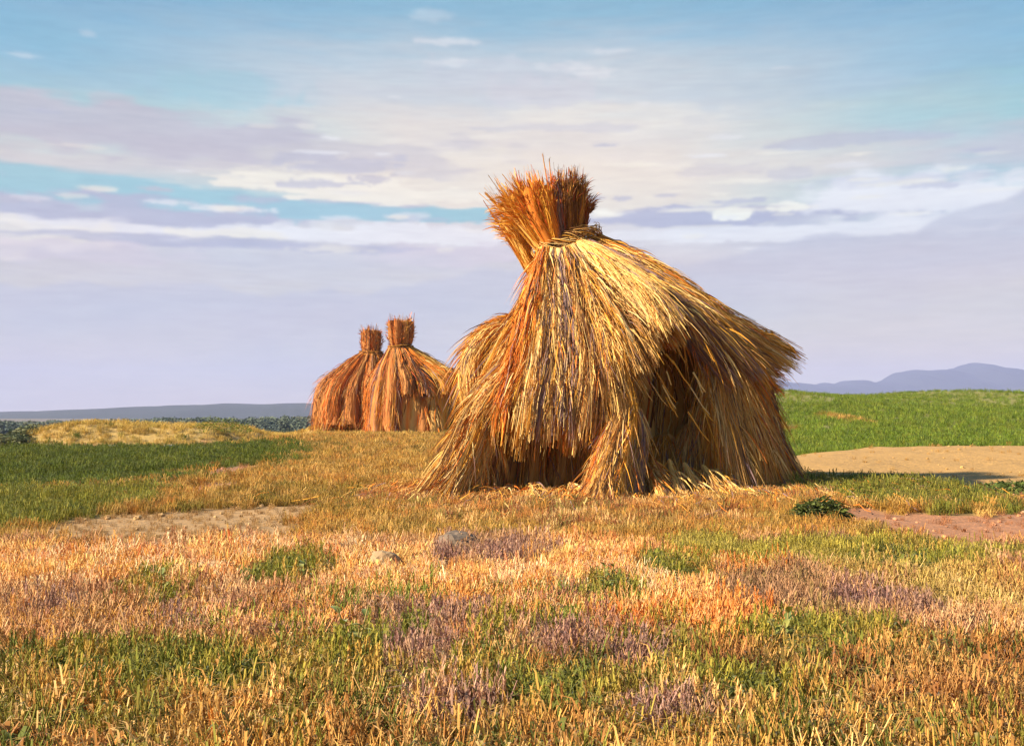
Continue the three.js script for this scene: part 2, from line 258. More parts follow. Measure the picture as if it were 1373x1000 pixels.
// ------------------------------------------------------------ far hills and mountains
function ridge(name, label, d, depth, az0, az1, top, color, seed) {
  const n = 300, rows = 14, pos = [], idx = [], col = [];
  for (let j = 0; j <= rows; j++) for (let i = 0; i <= n; i++) {
    const x = mix(az0, az1, i / n), t = j / rows, up = Math.sin(Math.min(1, t * 1.0) * Math.PI * 0.5);
    const hgt = top(x, fbm(x * 0.012 + seed, seed * 3.1, 5));
    const rough = (fbm(x * 0.02 + seed, t * 5, 4) - 0.5) * hgt * 0.22 * Math.sin(t * Math.PI);
    pos.push(x, -12 + (hgt + 12) * up + rough, -d - depth * t + 60 * (fbm(x * 0.01, t * 3 + seed, 3) - 0.5));
    const f = 0.85 + 0.3 * fbm(x * 0.02, t * 9 + seed, 4); col.push(color[0] * f, color[1] * f, color[2] * f);
  }
  for (let j = 0; j < rows; j++) for (let i = 0; i < n; i++) { const a = j * (n + 1) + i; idx.push(a, a + 1, a + n + 1, a + 1, a + n + 2, a + n + 1); }
  const g = new THREE.BufferGeometry(); g.setAttribute('position', new THREE.Float32BufferAttribute(pos, 3)); g.setAttribute('color', new THREE.Float32BufferAttribute(col, 3)); g.setIndex(idx); g.computeVertexNormals();
  tag(mesh(name, g, new THREE.MeshStandardMaterial({ vertexColors: true, roughness: 1 })), label, 'hills', null, 'structure');
}
ridge('hills', 'low hills beyond the wood and the yellow banks', 1500, 400, -3200, 700, (x, n) => -14 + 19 * ss(-3200, -2400, x) * (1 - ss(-100, 700, x)) + 15 * (1 - ss(-100, 600, x)) * ss(-900, -420, x) + 9 * (n - 0.5), S(46, 52, 40), 2.3);
ridge('mountains', 'mountain chain with one low peak beyond the green field', 3600, 900, 300, 5200, (x, n) => -12 + 144 * ss(300, 1050, x) * (1 - ss(3000, 5200, x)) + 40 * (1 - ss(2600, 4600, x)) * ss(1480, 1700, x) + 30 * Math.exp(-(((x - 1900) / 80) ** 2)) - 10 * ss(1950, 2100, x) + 44 * (n - 0.5), S(46, 50, 42), 8.1);

scene.fog = new THREE.FogExp2(new THREE.Color(...S(178, 184, 230)), 0.00018);


// ------------------------------------------------------------ far wood and scrub, each one mass in the picture
function leafBall(seed, n, size, flat) { const r = rng(seed), s = new Strands(); for (let k = 0; k < n; k++) { const a = r() * 6.28, u = r() * 2 - 1, q = .55 + .45 * r(), rr = Math.sqrt(1 - u * u) * q, x = Math.cos(a) * rr, y = u * q * flat, z = Math.sin(a) * rr, v = .75 + .5 * r(), b = r() * 6.28, L = size * (.6 + .8 * r()), dir = V(Math.cos(b), r() - .4, Math.sin(b)).normalize(); s.ribbon([V(x, y, z), V(x + dir.x * L * .5, y + dir.y * L * .5, z + dir.z * L * .5), V(x + dir.x * L, y + dir.y * L - .1 * L, z + dir.z * L)], L * .7, V(r() - .5, r() - .5, r() - .5), [v, v, v]); } return s.build(); }
function mass(name, label, category, geo, mat, list) {
  const im = new THREE.InstancedMesh(geo, mat, list.length), M = new THREE.Matrix4(), Q = new THREE.Quaternion(), C = new THREE.Color(); im.name = numbered(name); im.castShadow = im.receiveShadow = true; tag(im, label, category, null, 'stuff');
  list.forEach((e, k) => { Q.setFromEuler(new THREE.Euler(e[7] * .4, e[7] * 6.28, 0)); M.compose(V(e[0], e[1], e[2]), Q, V(e[3], e[4], e[5])); im.setMatrixAt(k, M); im.setColorAt(k, C.setRGB(...e[6])); }); scene.add(im);
}
const foliage = new THREE.MeshPhysicalMaterial({ roughness: 0.9, specularIntensity: 0.25, transmission: 0.25, thickness: 0, vertexColors: true });
{
  const r = rng(404), wood = [], scrub = [];
  for (let k = 0; k < 520; k++) {
    const d = 210 + 150 * r(), x = mix(-.50, -.14, r()) * d, gy = terrain(x, -d), top = -1.2 + .7 * ss(-130, -50, x) + 1.6 * (fbm(x * .03, d * .01, 2) - .5) + .7 * (r() - .5), hh = top - gy, w = 1.6 + 1.4 * r(), base = [S(92, 100, 80), S(102, 108, 84), S(86, 96, 84), S(108, 110, 86)][(r() * 4) | 0];
    for (let q = 0; q < 10; q++) { const a = r() * 6.28, t = r(), rad = w * (1 - .75 * t) * r(); wood.push([x + Math.cos(a) * rad, gy + hh * (.12 + .8 * t), -d + Math.sin(a) * rad, w * .5, hh * .15, w * .5, jit(base, r, .15), r()]); }
  }
  mass('far_wood', 'dark wood in the valley below the low hills', 'wood', leafBall(61, 46, .5, 1), foliage, wood);
  for (let k = 0; k < 2600; k++) { const d = 31.5 + 70 * r() * r(), x = -d * ((d < 48 ? .445 : .30) + .14 * r() + .03 * (fbm(d * .2, 4, 2) - .5)), q = .12 + .24 * r(); scrub.push([x, terrain(x, -d) + q * .35, -d, q, q * .75, q, jit([S(98, 102, 66), S(90, 96, 66), S(108, 106, 70)][(r() * 3) | 0], r, .15), r()]); }
  mass('scrub', 'dark grey green scrub past the end of the yellow bank', 'scrub', leafBall(62, 60, .4, .8), foliage, scrub);
}

// ------------------------------------------------------------ corn shocks
const straw = new THREE.MeshPhysicalMaterial({ vertexColors: true, roughness: 0.8, specularIntensity: 0.35 });
const ST = {
  gold: S(218, 152, 52), pale: S(226, 180, 102), ochre: S(190, 128, 42), orange: S(214, 116, 38), tan: S(196, 144, 78), brown: S(122, 78, 40), russet: S(150, 66, 28), mauve: S(134, 104, 96), green: S(128, 118, 52), dark: S(92, 52, 32), red: S(196, 76, 28), cream: S(222, 184, 118), olive: S(156, 118, 44),
};
const MIX = ['pale', 'tan', 'gold', 'tan', 'cream', 'ochre', 'brown', 'orange', 'mauve', 'pale', 'ochre', 'mauve'];
const SPAL = { front: MIX, glow: ['gold', 'orange', 'ochre', ...MIX], pale: ['cream', 'pale', 'tan', ...MIX], ridge: ['olive', 'ochre', ...MIX], wall: MIX, foot: ['pale', ...MIX], lobe: ['gold', 'orange', ...MIX], inner: MIX,  // lobe: extra gold and orange put a sunlit look into the straw colour
  gold: ['gold', 'ochre', 'gold', 'pale', 'gold', 'orange', 'ochre'], russet: ['red', 'orange', 'ochre', 'gold', 'russet', 'gold'], mauve: ['mauve', 'brown', 'ochre', 'mauve', 'russet'], brown: ['brown', 'russet', 'ochre', 'brown'], far: ['tan', 'orange', 'brown', 'orange', 'ochre', 'russet', 'orange', 'mauve', 'tan', 'brown'] };
function sheafGeo(pts, radii, o) {
  const r = rng(o.seed), s = new Strands(), curve = new THREE.CatmullRomCurve3(pts.map((p) => V(...p)), false, 'centripetal'), SEG = 24, fr = curve.computeFrenetFrames(SEG, false), sp = curve.getSpacedPoints(SEG);
  const pal = SPAL[o.pal], end = V(0, 0, 0).subVectors(sp[SEG], sp[SEG - 1]);
  const rad = (t) => { const u = Math.min(0.999, Math.max(0, t)) * (radii.length - 1), k = Math.floor(u); return mix(radii[k], radii[k + 1], u - k); };
  const at = (t, phi, rho, out) => {
    const u = Math.min(1, Math.max(0, t)) * SEG, k = Math.min(SEG - 1, Math.floor(u)), f = u - k, q = rad(t) * rho, c = Math.cos(phi) * q, e = Math.sin(phi) * q, N = fr.normals[Math.round(u)], B = fr.binormals[Math.round(u)];
    out.lerpVectors(sp[k], sp[k + 1], f); if (t > 1) out.addScaledVector(end, (t - 1) * SEG);
    out.x += N.x * c + B.x * e; out.y += N.y * c + B.y * e; out.z += N.z * c + B.z * e; return out;
  };
  const tone = (extra = .2) => jit(ST[pal[(r() * pal.length) | 0]], r, extra);
  // packed middle of the bundle
  const R = 10, base = s.p.length / 3, mid = jit(ST[pal[0]], r, .1), mid2 = ST[pal[pal.length >> 1]], cc = [0, 1, 2].map((k) => (mid[k] + mid2[k]) / 2), q = V(0, 0, 0);
  const K = 12;
  for (let k = 0; k <= K; k++) for (let a = 0; a <= R; a++) { const phi = a / R * Math.PI * 2, lump = 0.80 + 0.12 * Math.sin(a * 2.4 + o.seed) ; at(k / K * 0.97, phi, lump * (k === K ? .6 : 1), q); const N = fr.normals[Math.round(k / K * SEG)], B = fr.binormals[Math.round(k / K * SEG)]; s.vert(q.x, q.y, q.z, N.x * Math.cos(phi) + B.x * Math.sin(phi), N.y * Math.cos(phi) + B.y * Math.sin(phi), N.z * Math.cos(phi) + B.z * Math.sin(phi), cc); }
  for (let k = 0; k < K; k++) for (let a = 0; a < R; a++) { const i = base + k * (R + 1) + a; s.i.push(i, i + 1, i + R + 1, i + 1, i + R + 2, i + R + 1); }
  const th = o.thick ?? 1, NL = o.locks ?? 15, L = [], own = ST[pal[(r() * pal.length) | 0]];
  for (let k = 0; k < NL; k++) L.push([(k + r()) / NL * Math.PI * 2, 0.80 + 0.42 * r() * r(), 1 + (r() - .45) * o.fringe * 1.8, r() < .35 ? own : ST[pal[(r() * pal.length) | 0]]]);
  for (let i = 0; i < o.n; i++) {
    const lk = L[i % NL], phi0 = lk[0] + (r() + r() - 1) * .3, rho = lk[1] * (0.86 + r() * 0.2), t0 = (r() < .4 ? r() * 0.06 : r() * 0.6), t1 = Math.min(lk[2] + (r() - 0.5) * o.fringe * .6, t0 + 0.3 + r()), tw = (r() - 0.5) * (r() < .15 ? 3.2 : 1.1), splay = r() < .12 ? r() * .5 : 0, M = o.m ?? 7, P = [], ja = r() * 9, jr = 0.05 + r() * 0.2;
    for (let k = 0; k < M; k++) { const f = k / (M - 1), t = mix(t0, t1, f); P.push(at(t, phi0 + tw * f + Math.sin(f * 5 + ja) * jr, rho + splay * f * f + (f === 0 ? -.12 : 0), V(0, 0, 0))); }
    const w = (0.0013 + r() * 0.0032) * th, c = r() < .7 ? jit(lk[3], r, .16) : tone();
    if (r() < 0.5) s.tube(P, w, w * 0.55, c); else s.ribbon(P, w * 3.8, V(r() - .5, r() - .5, r() - .5), c, false);
  }
  // dry leaves that peel away and hang
  for (let i = 0; i < o.leaves; i++) {
    const t = (o.tipLeaves ? 0.55 + 0.45 * r() : 0.05 + 0.9 * r()), phi = r() * Math.PI * 2, a = at(t, phi, 0.98, V(0, 0, 0)), c0 = at(t, phi, 0, V(0, 0, 0)), k = Math.round(Math.min(1, t) * SEG), T = fr.tangents[k], out = V(0, 0, 0).subVectors(a, c0).normalize(), L = (0.16 + 0.34 * r()) * (o.leafLen ?? 1), P = [], lift = 0.2 + 0.5 * r(), dir = V(T.x, T.y, T.z).multiplyScalar(0.8).addScaledVector(out, lift).normalize();
    for (let m = 0; m < 5; m++) { const f = m / 4; P.push(V(a.x + dir.x * L * f, a.y + dir.y * L * f - L * f * f * (0.25 + .3 * lift), a.z + dir.z * L * f)); }
    s.ribbon(P, (0.006 + 0.020 * r() * r()) * th, V(r() - .5, (r() - .5) * .4, r() - .5).cross(dir).normalize(), tone(.22));
  }
  return s.build();
}
// inner mass of stacked stalks: rings from bottom to top, [height, centre x, radius x, radius z]
function coreGeo(rings, o) {
  const r = rng(o.seed), s = new Strands(), N = 64, K = 26, pal = SPAL[o.pal];
  const ring = (y) => { let k = 0; while (k < rings.length - 2 && y > rings[k + 1][0]) k++; const t = (y - rings[k][0]) / (rings[k + 1][0] - rings[k][0]); return [1, 2, 3].map((m) => mix(rings[k][m], rings[k + 1][m], t)); };
  const point = (y, a, out) => { const [cx, rx, rz] = ring(y), lump = 1 + 0.05 * Math.sin(a * 13 + 2 * Math.sin(y * 3)) + 0.03 * Math.sin(a * 29 + y); let x = cx + Math.cos(a) * rx * lump, z = Math.sin(a) * rz * lump; if (o.hollow) for (const [hx, hy, hr, dz] of o.hollow) if (z > 0) z -= Math.min(z * .95, dz * Math.exp(-(((x - hx) / hr) ** 2) - ((y - hy) / hr) ** 2)); return out.set(x, y, z); };
  const y0 = rings[0][0], y1 = rings[rings.length - 1][0], base = 0, cols = []; for (let i = 0; i < N; i++) cols.push(jit(ST[pal[(r() * pal.length) | 0]], r, .2));
  const q = V(0, 0, 0);
  for (let k = 0; k <= K; k++) for (let i = 0; i <= N; i++) { const a = i / N * Math.PI * 2; point(mix(y0, y1, k / K), a, q); s.vert(q.x, q.y, q.z, Math.cos(a), 0.35, Math.sin(a), cols[i % N]); }
  for (let k = 0; k < K; k++) for (let i = 0; i < N; i++) { const a = base + k * (N + 1) + i; s.i.push(a, a + N + 1, a + 1, a + 1, a + N + 1, a + N + 2); }
  for (let i = 0; i < o.n; i++) { const a0 = r() * Math.PI * 2, ya = mix(y0, y1 * .7, r()), L = (0.5 + r()) * (o.len ?? 1), P = []; for (let k = 0; k < 6; k++) { point(Math.min(y1, ya + L * k / 5), a0 + (r() - .5) * .05, q); P.push(V(q.x + Math.cos(a0) * .03, q.y, q.z + Math.sin(a0) * .03)); } const w = .008 + .01 * r(); s.tube(P, w, w * .7, jit(ST[pal[(r() * pal.length) | 0]], r, .3)); }
  return s.build();
}

// the big shock: local metres, x to the right, z towards the camera, foot of its axis at the origin
{
  const SHX = 1.44, SHZ = -14.6, g = new THREE.Group(); g.name = numbered('corn_shock'); g.position.set(SHX, terrain(SHX, SHZ) - 0.02, SHZ); scene.add(g);
  tag(g, 'large leaning shock of corn stalks tied near its ragged top, nearest of the three', 'corn shock', 'corn shocks in the field');
  mesh('stalk_core', coreGeo([[0, 0.0, 1.8, 1.05], [0.7, 0.02, 1.8, 1.0], [1.5, 0.06, 1.7, 1.0], [2.0, 0.08, 1.4, .85], [2.5, 0, 1.05, .65], [2.95, -.32, .66, .42], [3.35, -.66, .34, .28]], { seed: 3, pal: 'inner', n: 900, hollow: [[0.45, 1.35, .7, 1.3], [-.9, .3, .6, .4], [0.75, .2, .45, .6], [.55, .7, .6, 1.0]] }), straw, g);
  const specs = [
    ['glow', [[-0.99, 3.16, 0.35], [-1.1, 2.3, 0.93], [-1.38, 1.49, 1.27], [-1.7, 1.16, 1.38], [-1.77, 1.02, 1.36]]],
    ['glow', [[-0.99, 3.14, 0.4], [-1.16, 2.16, 1.05], [-1.37, 1.31, 1.44], [-1.46, 1.19, 1.53], [-1.49, 1.02, 1.54]]],
    ['pale', [[-0.91, 3.11, 0.42], [-0.99, 2.15, 1.1], [-1.12, 1.3, 1.6], [-1.16, 1.16, 1.74], [-1.18, 1.02, 1.76]]],
    ['pale', [[-0.82, 3.11, 0.42], [-0.8, 2.15, 1.15], [-0.84, 1.21, 1.65], [-0.85, 1.14, 1.78], [-0.86, 0.98, 1.8]]],
    ['front', [[-0.75, 3.13, 0.4], [-0.61, 2.25, 1.1], [-0.51, 1.48, 1.6], [-0.52, 1.29, 1.76], [-0.54, 1.12, 1.78]]],
    ['glow', [[-0.7, 3.15, 0.4], [-0.48, 2.36, 1.1], [-0.3, 1.7, 1.55], [-0.24, 1.25, 1.7]]],
    ['pale', [[-0.66, 3.17, 0.4], [-0.38, 2.44, 1.05], [-0.15, 1.94, 1.5], [-0.02, 1.56, 1.75]], .12],
    ['pale', [[-0.57, 3.22, 0.35], [-0.1, 2.69, 0.9], [0.3, 2.24, 1.31], [0.46, 1.98, 1.38]], .1],
    ['ridge', [[-0.46, 3.24, 0.3], [0.12, 2.75, 0.75], [0.86, 2.14, 0.94], [1.32, 1.6, 1.05]], .14],
    ['ridge', [[-0.38, 3.3, 0.2], [0.3, 2.82, 0.51], [1.1, 2.12, 0.62], [1.55, 1.45, 0.83]], .14],
    ['ridge', [[-0.32, 3.34, 0.1], [0.42, 2.85, 0.2], [1.32, 2.08, 0.13], [2.04, 1.62, 0.04]], .1],
    ['ridge', [[-0.3, 3.36, 0], [0.42, 2.86, -0.1], [1.29, 2.28, -0.36], [2.35, 1.74, -0.69]], .08],
    ['glow', [[-1.02, 3.16, 0.2], [-1.1, 2.46, 0.55], [-1.3, 2.0, 0.82], [-1.6, 1.31, 1.0], [-1.8, 0.8, 1.05]]],
    ['lobe', [[-1.26, 2.05, 0.25], [-1.58, 2.0, 0.38], [-1.8, 1.7, 0.48], [-1.84, 1.22, 0.55], [-1.8, 0.8, 0.6]]],
    ['lobe', [[-1.2, 2.12, -0.2], [-1.52, 2.08, -0.08], [-1.76, 1.82, -0.02], [-1.84, 1.36, 0.04], [-1.8, 0.94, 0.1]]],
    ['foot', [[-1.72, 1.25, 1.02], [-1.95, 0.68, 1.44], [-2.1, 0.3, 1.79], [-2.32, -0.12, 2.31]]],
    ['foot', [[-1.8, 1.33, 0.49], [-2.02, 0.67, 0.81], [-2.2, 0.26, 1.1], [-2.38, -0.12, 1.34]]],
    ['foot', [[-1.7, 0.95, 1.12], [-1.82, 0.5, 1.38], [-1.92, 0.2, 1.6], [-2.03, -0.12, 1.81]]],
    ['foot', [[-0.09, 1.16, 1.7], [-0.22, 0.72, 1.95], [-0.36, 0.32, 2.25], [-0.5, -0.12, 2.75]]],
    ['foot', [[-0.02, 1.02, 1.6], [-0.06, 0.58, 1.85], [-0.16, 0.22, 2.1], [-0.24, -0.12, 2.35]]],
    ['wall', [[1.32, 1.92, 0.58], [1.44, 1.13, 0.93], [1.57, 0.5, 1.05], [1.64, -0.12, 1.1]]],
    ['wall', [[1.67, 1.82, -0.01], [1.73, 1.13, 0.26], [1.82, 0.48, 0.38], [1.95, -0.12, 0.47]]],
    ['wall', [[1.95, 1.66, -0.68], [2, 1.14, -0.5], [2.07, 0.55, -0.37], [2.29, -0.12, -0.16]]],
    ['wall', [[1.12, 1.8, 0.7], [1.16, 1.12, 1.0], [1.22, 0.51, 1.22], [1.3, -0.12, 1.34]]],
    ['wall', [[0.93, .8, 0.5], [0.9, 0.6, 0.62], [0.86, 0.3, 0.74], [0.84, -0.12, .84]]],
    ['wall', [[0.56, 0.65, 0.45], [0.52, 0.45, 0.6], [0.5, 0.25, 0.7], [0.48, -0.12, .8]]],
    ['wall', [[1.95, 1.66, -1.18], [2, 1.1, -1.15], [2.09, 0.5, -1.13], [2.24, -0.12, -1.05]]],
  ];
  specs.forEach(([pal, pts, fr], i) => {
    const cap = pts[0][1] > 2.9, len = pts.length, rr = cap ? [0.10, 0.19, 0.24, 0.25, 0.2].slice(0, len) : pal === 'lobe' ? [0.12, .24, .3, .28, .18] : pal === 'foot' ? [.16, .2, .2, .24] : [0.17, 0.23, 0.25, 0.29];
    mesh('sheaf', sheafGeo(pts, rr, { seed: 100 + i * 7, pal, n: pal === 'foot' ? 1000 : 1600, fringe: fr ?? (cap ? 0.2 : .06), leaves: pal === 'foot' ? 220 : 400, thick: 1.0 }), straw, g);
  });
  // the far side, the same kind of bundles leaning in from behind
  for (let k = 0; k < 13; k++) { const a = Math.PI * (1.04 + 0.92 * (k + .5) / 13), c = Math.cos(a), s = Math.sin(a), ex = c > 0 ? 1.8 : 1.75; mesh('sheaf', sheafGeo([[-.7 + c * .3, 3.2, s * .25], [mix(-.6, 0, .3) + c * (c < 0 ? .6 : .85), 2.35, s * .75], [c * (c < 0 ? 1.3 : 1.5), 1.65, s * 1.2], [c * ex, .7, s * 1.6], [c * (ex + .15), .02, s * 1.75]], [.1, .2, .26, .3, .32], { seed: 900 + k * 5, pal: k % 3 ? 'front' : 'wall', n: 260, fringe: .05, leaves: 80, thick: 1.2 }), straw, g); }
  // short standing bundles under the cap, seen in the gaps at the foot
  for (let k = 0; k < 9; k++) { const x = -1.55 + k * 0.36 + (k > 3 ? .06 : 0); if (x > .05 && x < .95) continue; const zz = 0.86 + 0.1 * Math.sin(k * 2.1) - Math.abs(x) * .12; mesh('sheaf', sheafGeo([[x * .9, 1.05, zz - .25], [x * .95, .6, zz - .08], [x, .02, zz + .05]], [.12, .17, .2], { seed: 1300 + k * 3, pal: 'inner', n: 240, fringe: .05, leaves: 80, thick: 1.0 }), straw, g); }
  // thin wisps slipping out at the foot
  { const r = rng(77); for (let k = 0; k < 16; k++) { const x = -1.75 + 3.1 * (k + r() * .8) / 16, z = 1.75 - .28 * Math.abs(x + .3) + .15 * r(), l = .35 + .55 * r(), dx = (r() - .5) * .5 + (x > 0 ? .12 : -.05), y = (x < -.25 ? .1 : .2) + (x < -.25 ? .1 : .3) * r(); mesh('sheaf', sheafGeo([[x, y, z], [x + dx * .4, y * .55, z + l * .45], [x + dx, .01, z + l]], [.03, .06, .1], { seed: 3000 + k, pal: 'foot', n: 130, fringe: .7, leaves: 60, thick: 1, locks: 7, m: 5 }), straw, g); } }
  // ragged head above the tie
  const tufts = [
    ['gold', [[-1.05, 3.22, 0.1], [-1.36, 3.62, 0.1], [-1.58, 3.86, 0.1]]], ['gold', [[-1.0, 3.24, 0.2], [-1.26, 3.66, 0.25], [-1.43, 3.94, 0.25]]], ['russet', [[-0.93, 3.26, 0.3], [-1.13, 3.65, 0.35], [-1.23, 4.0, 0.3]]], ['russet', [[-0.85, 3.28, 0.3], [-0.96, 3.65, 0.35], [-1.03, 4.02, 0.3]]],
    ['mauve', [[-0.79, 3.3, 0.3], [-0.83, 3.72, 0.3], [-0.85, 4.0, 0.2]]], ['brown', [[-0.69, 3.34, 0.25], [-0.7, 3.78, 0.3], [-0.70, 4.1, 0.2]]], ['brown', [[-0.61, 3.38, 0.2], [-0.58, 3.76, 0.2], [-0.57, 4.08, 0.1]]], ['gold', [[-1.12, 2.88, -0.1], [-1.33, 3.32, -0.1], [-1.56, 3.68, -0.1]]],
    ['gold', [[-0.95, 3.34, -0.2], [-1.1, 3.8, -0.3], [-1.16, 4.1, -0.3]]], ['gold', [[-0.69, 3.36, -0.2], [-0.69, 3.8, -0.3], [-0.72, 4.1, -0.3]]], ['brown', [[-0.52, 3.42, 0], [-0.5, 3.72, 0], [-0.48, 3.9, 0]]],
  ];
  tufts.forEach(([pal, pts], i) => mesh('head_tuft', sheafGeo(pts, [.1, .13, .15], { seed: 500 + i * 3, pal, n: 320, fringe: .36, leaves: 240, leafLen: .5, thick: .95, tipLeaves: true, m: 5, locks: 9 }), straw, g));
  // straw rope round the neck
  { const s = new Strands(), r = rng(44); for (let k = 0; k < 130; k++) { const P = [], o1 = r() * 6.28, rr = 0.02 + 0.075 * r(), tw = 2 + r() * 4, a0 = r() * 6.28, arc = .7 + r() * 2.4, sag = (r() - .5) * .1; for (let m = 0; m < 22; m++) { const a = a0 + arc * m / 21, w = o1 + tw * a * .6, er = 0.40 + Math.cos(w) * rr, ez = .40 + Math.cos(w) * rr; P.push(V(-.69 + Math.cos(a) * er, 3.31 + Math.cos(a) * .14 + Math.sin(w) * rr * 1.3 - .05 * Math.sin(a) + sag, Math.sin(a) * ez)); } s.tube(P, .006, .004, jit(ST[['cream', 'pale', 'tan', 'gold', 'brown'][(r() * 5) | 0]], r, .25)); } mesh('tie_band', s.build(), straw, g); }
  // single stalks: two tall ones at the top, loose ones along the ridge, straws hanging over the hollow
  const single = (P, w, c, seed) => { const s = new Strands(), r = rng(seed); s.tube(P.map((p) => V(...p)), w, w * .6, ST[c]); const e = P[P.length - 1]; for (let k = 0; k < 5; k++) s.ribbon([V(...e), V(e[0] + (r() - .5) * .04, e[1] + .02 - r() * .05, e[2] + (r() - .5) * .03), V(e[0] + (r() - .5) * .07, e[1] - r() * .08, e[2] + (r() - .5) * .05)], .014, V(0, 0, 1), ST[c]); mesh('loose_stalk', s.build(), straw, g); };
  single([[-0.93, 3.6, .2], [-0.97, 4.1, .2], [-1.0, 4.28, .2], [-1.03, 4.47, .2]], .011, 'ochre', 1); single([[-0.88, 3.6, .2], [-.91, 4.1, .2], [-.93, 4.25, .2], [-.94, 4.4, .2]], .010, 'ochre', 2);
  const wr = rng(81);
  for (let k = 0; k < 15; k++) { const t = wr(), x = mix(-.3, 2.0, t), y = mix(3.44, 2.0, Math.pow(t, 1.02)) + .03 * wr(), L = .25 + .35 * wr(), z = (wr() - .3) * .35; single([[x, y - .06, z], [x + L * .4, y - L * .16, z + .03], [x + L * .75, y - L * .38, z + .04], [x + L, y - L * .72, z + .05]], .007 + .004 * wr(), ['ochre', 'tan', 'russet', 'olive'][(wr() * 4) | 0], 10 + k); }
  for (let k = 0; k < 18; k++) { const x = 0.0 + 0.95 * wr(), y = 1.0 + .9 * wr(), z = 1.35 + .3 * wr() - .1 * x, L = .15 + .22 * wr(), lean = .25 + .5 * wr(); single([[x, y, z], [x + L * .3 * lean, y - L * .35, z + .06], [x + L * .6 * lean, y - L * .7, z + .09], [x + L * lean, y - L, z + .1]], .008 + .006 * wr(), ['gold', 'pale', 'gold', 'cream', 'ochre'][(wr() * 5) | 0], 60 + k); }
  for (let k = 0; k < 30; k++) { const x = -1.6 + 1.5 * wr(), y = .95 + .2 * wr(), z = 1.84 - Math.abs(x + .8) * .2, L = .2 + .25 * wr(); single([[x, y, z], [x + .02, y - L * .4, z + .05], [x + .03 * (wr() - .5), y - L, z + .05]], .008 + .005 * wr(), ['gold', 'pale', 'tan', 'cream', 'orange'][(wr() * 5) | 0], 120 + k); }
}

// the two far shocks: ring of bundles, neck and round head
function farShock(label, x, z, o) {
  const g = new THREE.Group(); g.name = numbered('corn_shock'); g.position.set(x, terrain(x, z) - 0.03, z); scene.add(g);
  tag(g, label, 'corn shock', 'corn shocks in the field');
  const { h, rl, rr, neck, nx, shoulder } = o, r = rng(o.seed);
  mesh('stalk_core', coreGeo([[0, 0, (rl + rr) / 2 * .85, 1.2], [shoulder, (rr - rl) / 2 * .5, (rl + rr) / 2 * .8, 1.1], [mix(shoulder, neck, .6), nx * .7, .62, .55], [neck, nx, .42, .4]], { seed: o.seed, pal: 'inner', n: 250 }), straw, g);
  const n = 15;
  for (let k = 0; k < n; k++) {
    const a = (k + .3 * r()) / n * Math.PI * 2, c = Math.cos(a), s = Math.sin(a), e = c > 0 ? rr : rl, front = s > .2, cut = front && o.open && c > -.35 && c < .75;
    const wob = .75 + .45 * r(); const P = [[nx + c * .38, neck, s * .36], [nx * .55 + c * e * .6, mix(shoulder, neck, .5), s * .75], [c * e * .95, shoulder * wob, s * 1.2]];
    if (cut) P.push([c * e * 1.0, shoulder - .35, s * 1.45]); else P.push([c * e, shoulder * .5, s * 1.4], [c * (e + .08), .03, s * 1.5]);
    mesh('sheaf', sheafGeo(P, cut ? [.1, .24, .3, .2] : [.1, .24, .32, .32, .32], { seed: o.seed * 31 + k, pal: c > .3 && o.open ? 'ridge' : 'far', n: 200, fringe: .1, leaves: 130, thick: 1.4, leafLen: 1.2, locks: 9, m: 5 }), straw, g);
  }
  for (let k = 0; k < (o.open ? 5 : 7); k++) { if (o.open && (k === 1 || k === 2)) continue; const xx = -rl * .5 + k * (rl * .5 + rr * .8) / 6; mesh('sheaf', sheafGeo([[xx * .9, shoulder * .8, .95], [xx, shoulder * .4, 1.15], [xx * 1.05, .03, 1.35]], [.14, .2, .24], { seed: o.seed * 57 + k, pal: ['far', 'wall', 'foot'][k % 3], n: 60, fringe: .08, leaves: 50, thick: 2, m: 5 }), straw, g); }
  for (let k = 0; k < 7; k++) { const a = k / 7 * 6.28, w = k === 6 ? 0 : 1, b = o.head; mesh('head_tuft', sheafGeo([[nx + Math.cos(a) * .2, neck - .1, Math.sin(a) * .2], [nx + Math.cos(a) * b * .6 * w, neck + (h - neck) * .5, Math.sin(a) * b * .6 * w], [nx + Math.cos(a) * b * .75 * w, h - .12, Math.sin(a) * b * .7 * w]], [.13, .23, .13], { seed: o.seed * 91 + k, pal: 'far', n: 50, fringe: .22, leaves: 150, leafLen: .5, thick: 2, m: 4 }), straw, g); }
  const s = new Strands(); for (let k = 0; k < 16; k++) { const P = [], rad = .44 + .05 * r(), y = neck + (r() - .5) * .2, a0 = r() * 6; for (let m = 0; m < 14; m++) P.push(V(nx + Math.cos(a0 + m * .45) * rad, y + .02 * Math.sin(m), Math.sin(a0 + m * .45) * rad)); s.tube(P, .01, .008, jit(ST[r() < .5 ? 'ochre' : 'brown'], r, .3)); } mesh('tie_band', s.build(), straw, g);
}
farShock('orange brown corn shock with a dark shaded hollow and tall blocky head', -3.45, -39.5, { h: 4.3, rl: 1.55, rr: 1.75, neck: 3.15, nx: -.62, shoulder: 1.7, head: .5, open: true, seed: 21 });
farShock('smallest rust orange corn shock with a round head, farthest left of the three', -5.75, -42.0, { h: 3.9, rl: 1.7, rr: 1.5, neck: 2.85, nx: .28, shoulder: 1.5, head: .36, open: false, seed: 34 });

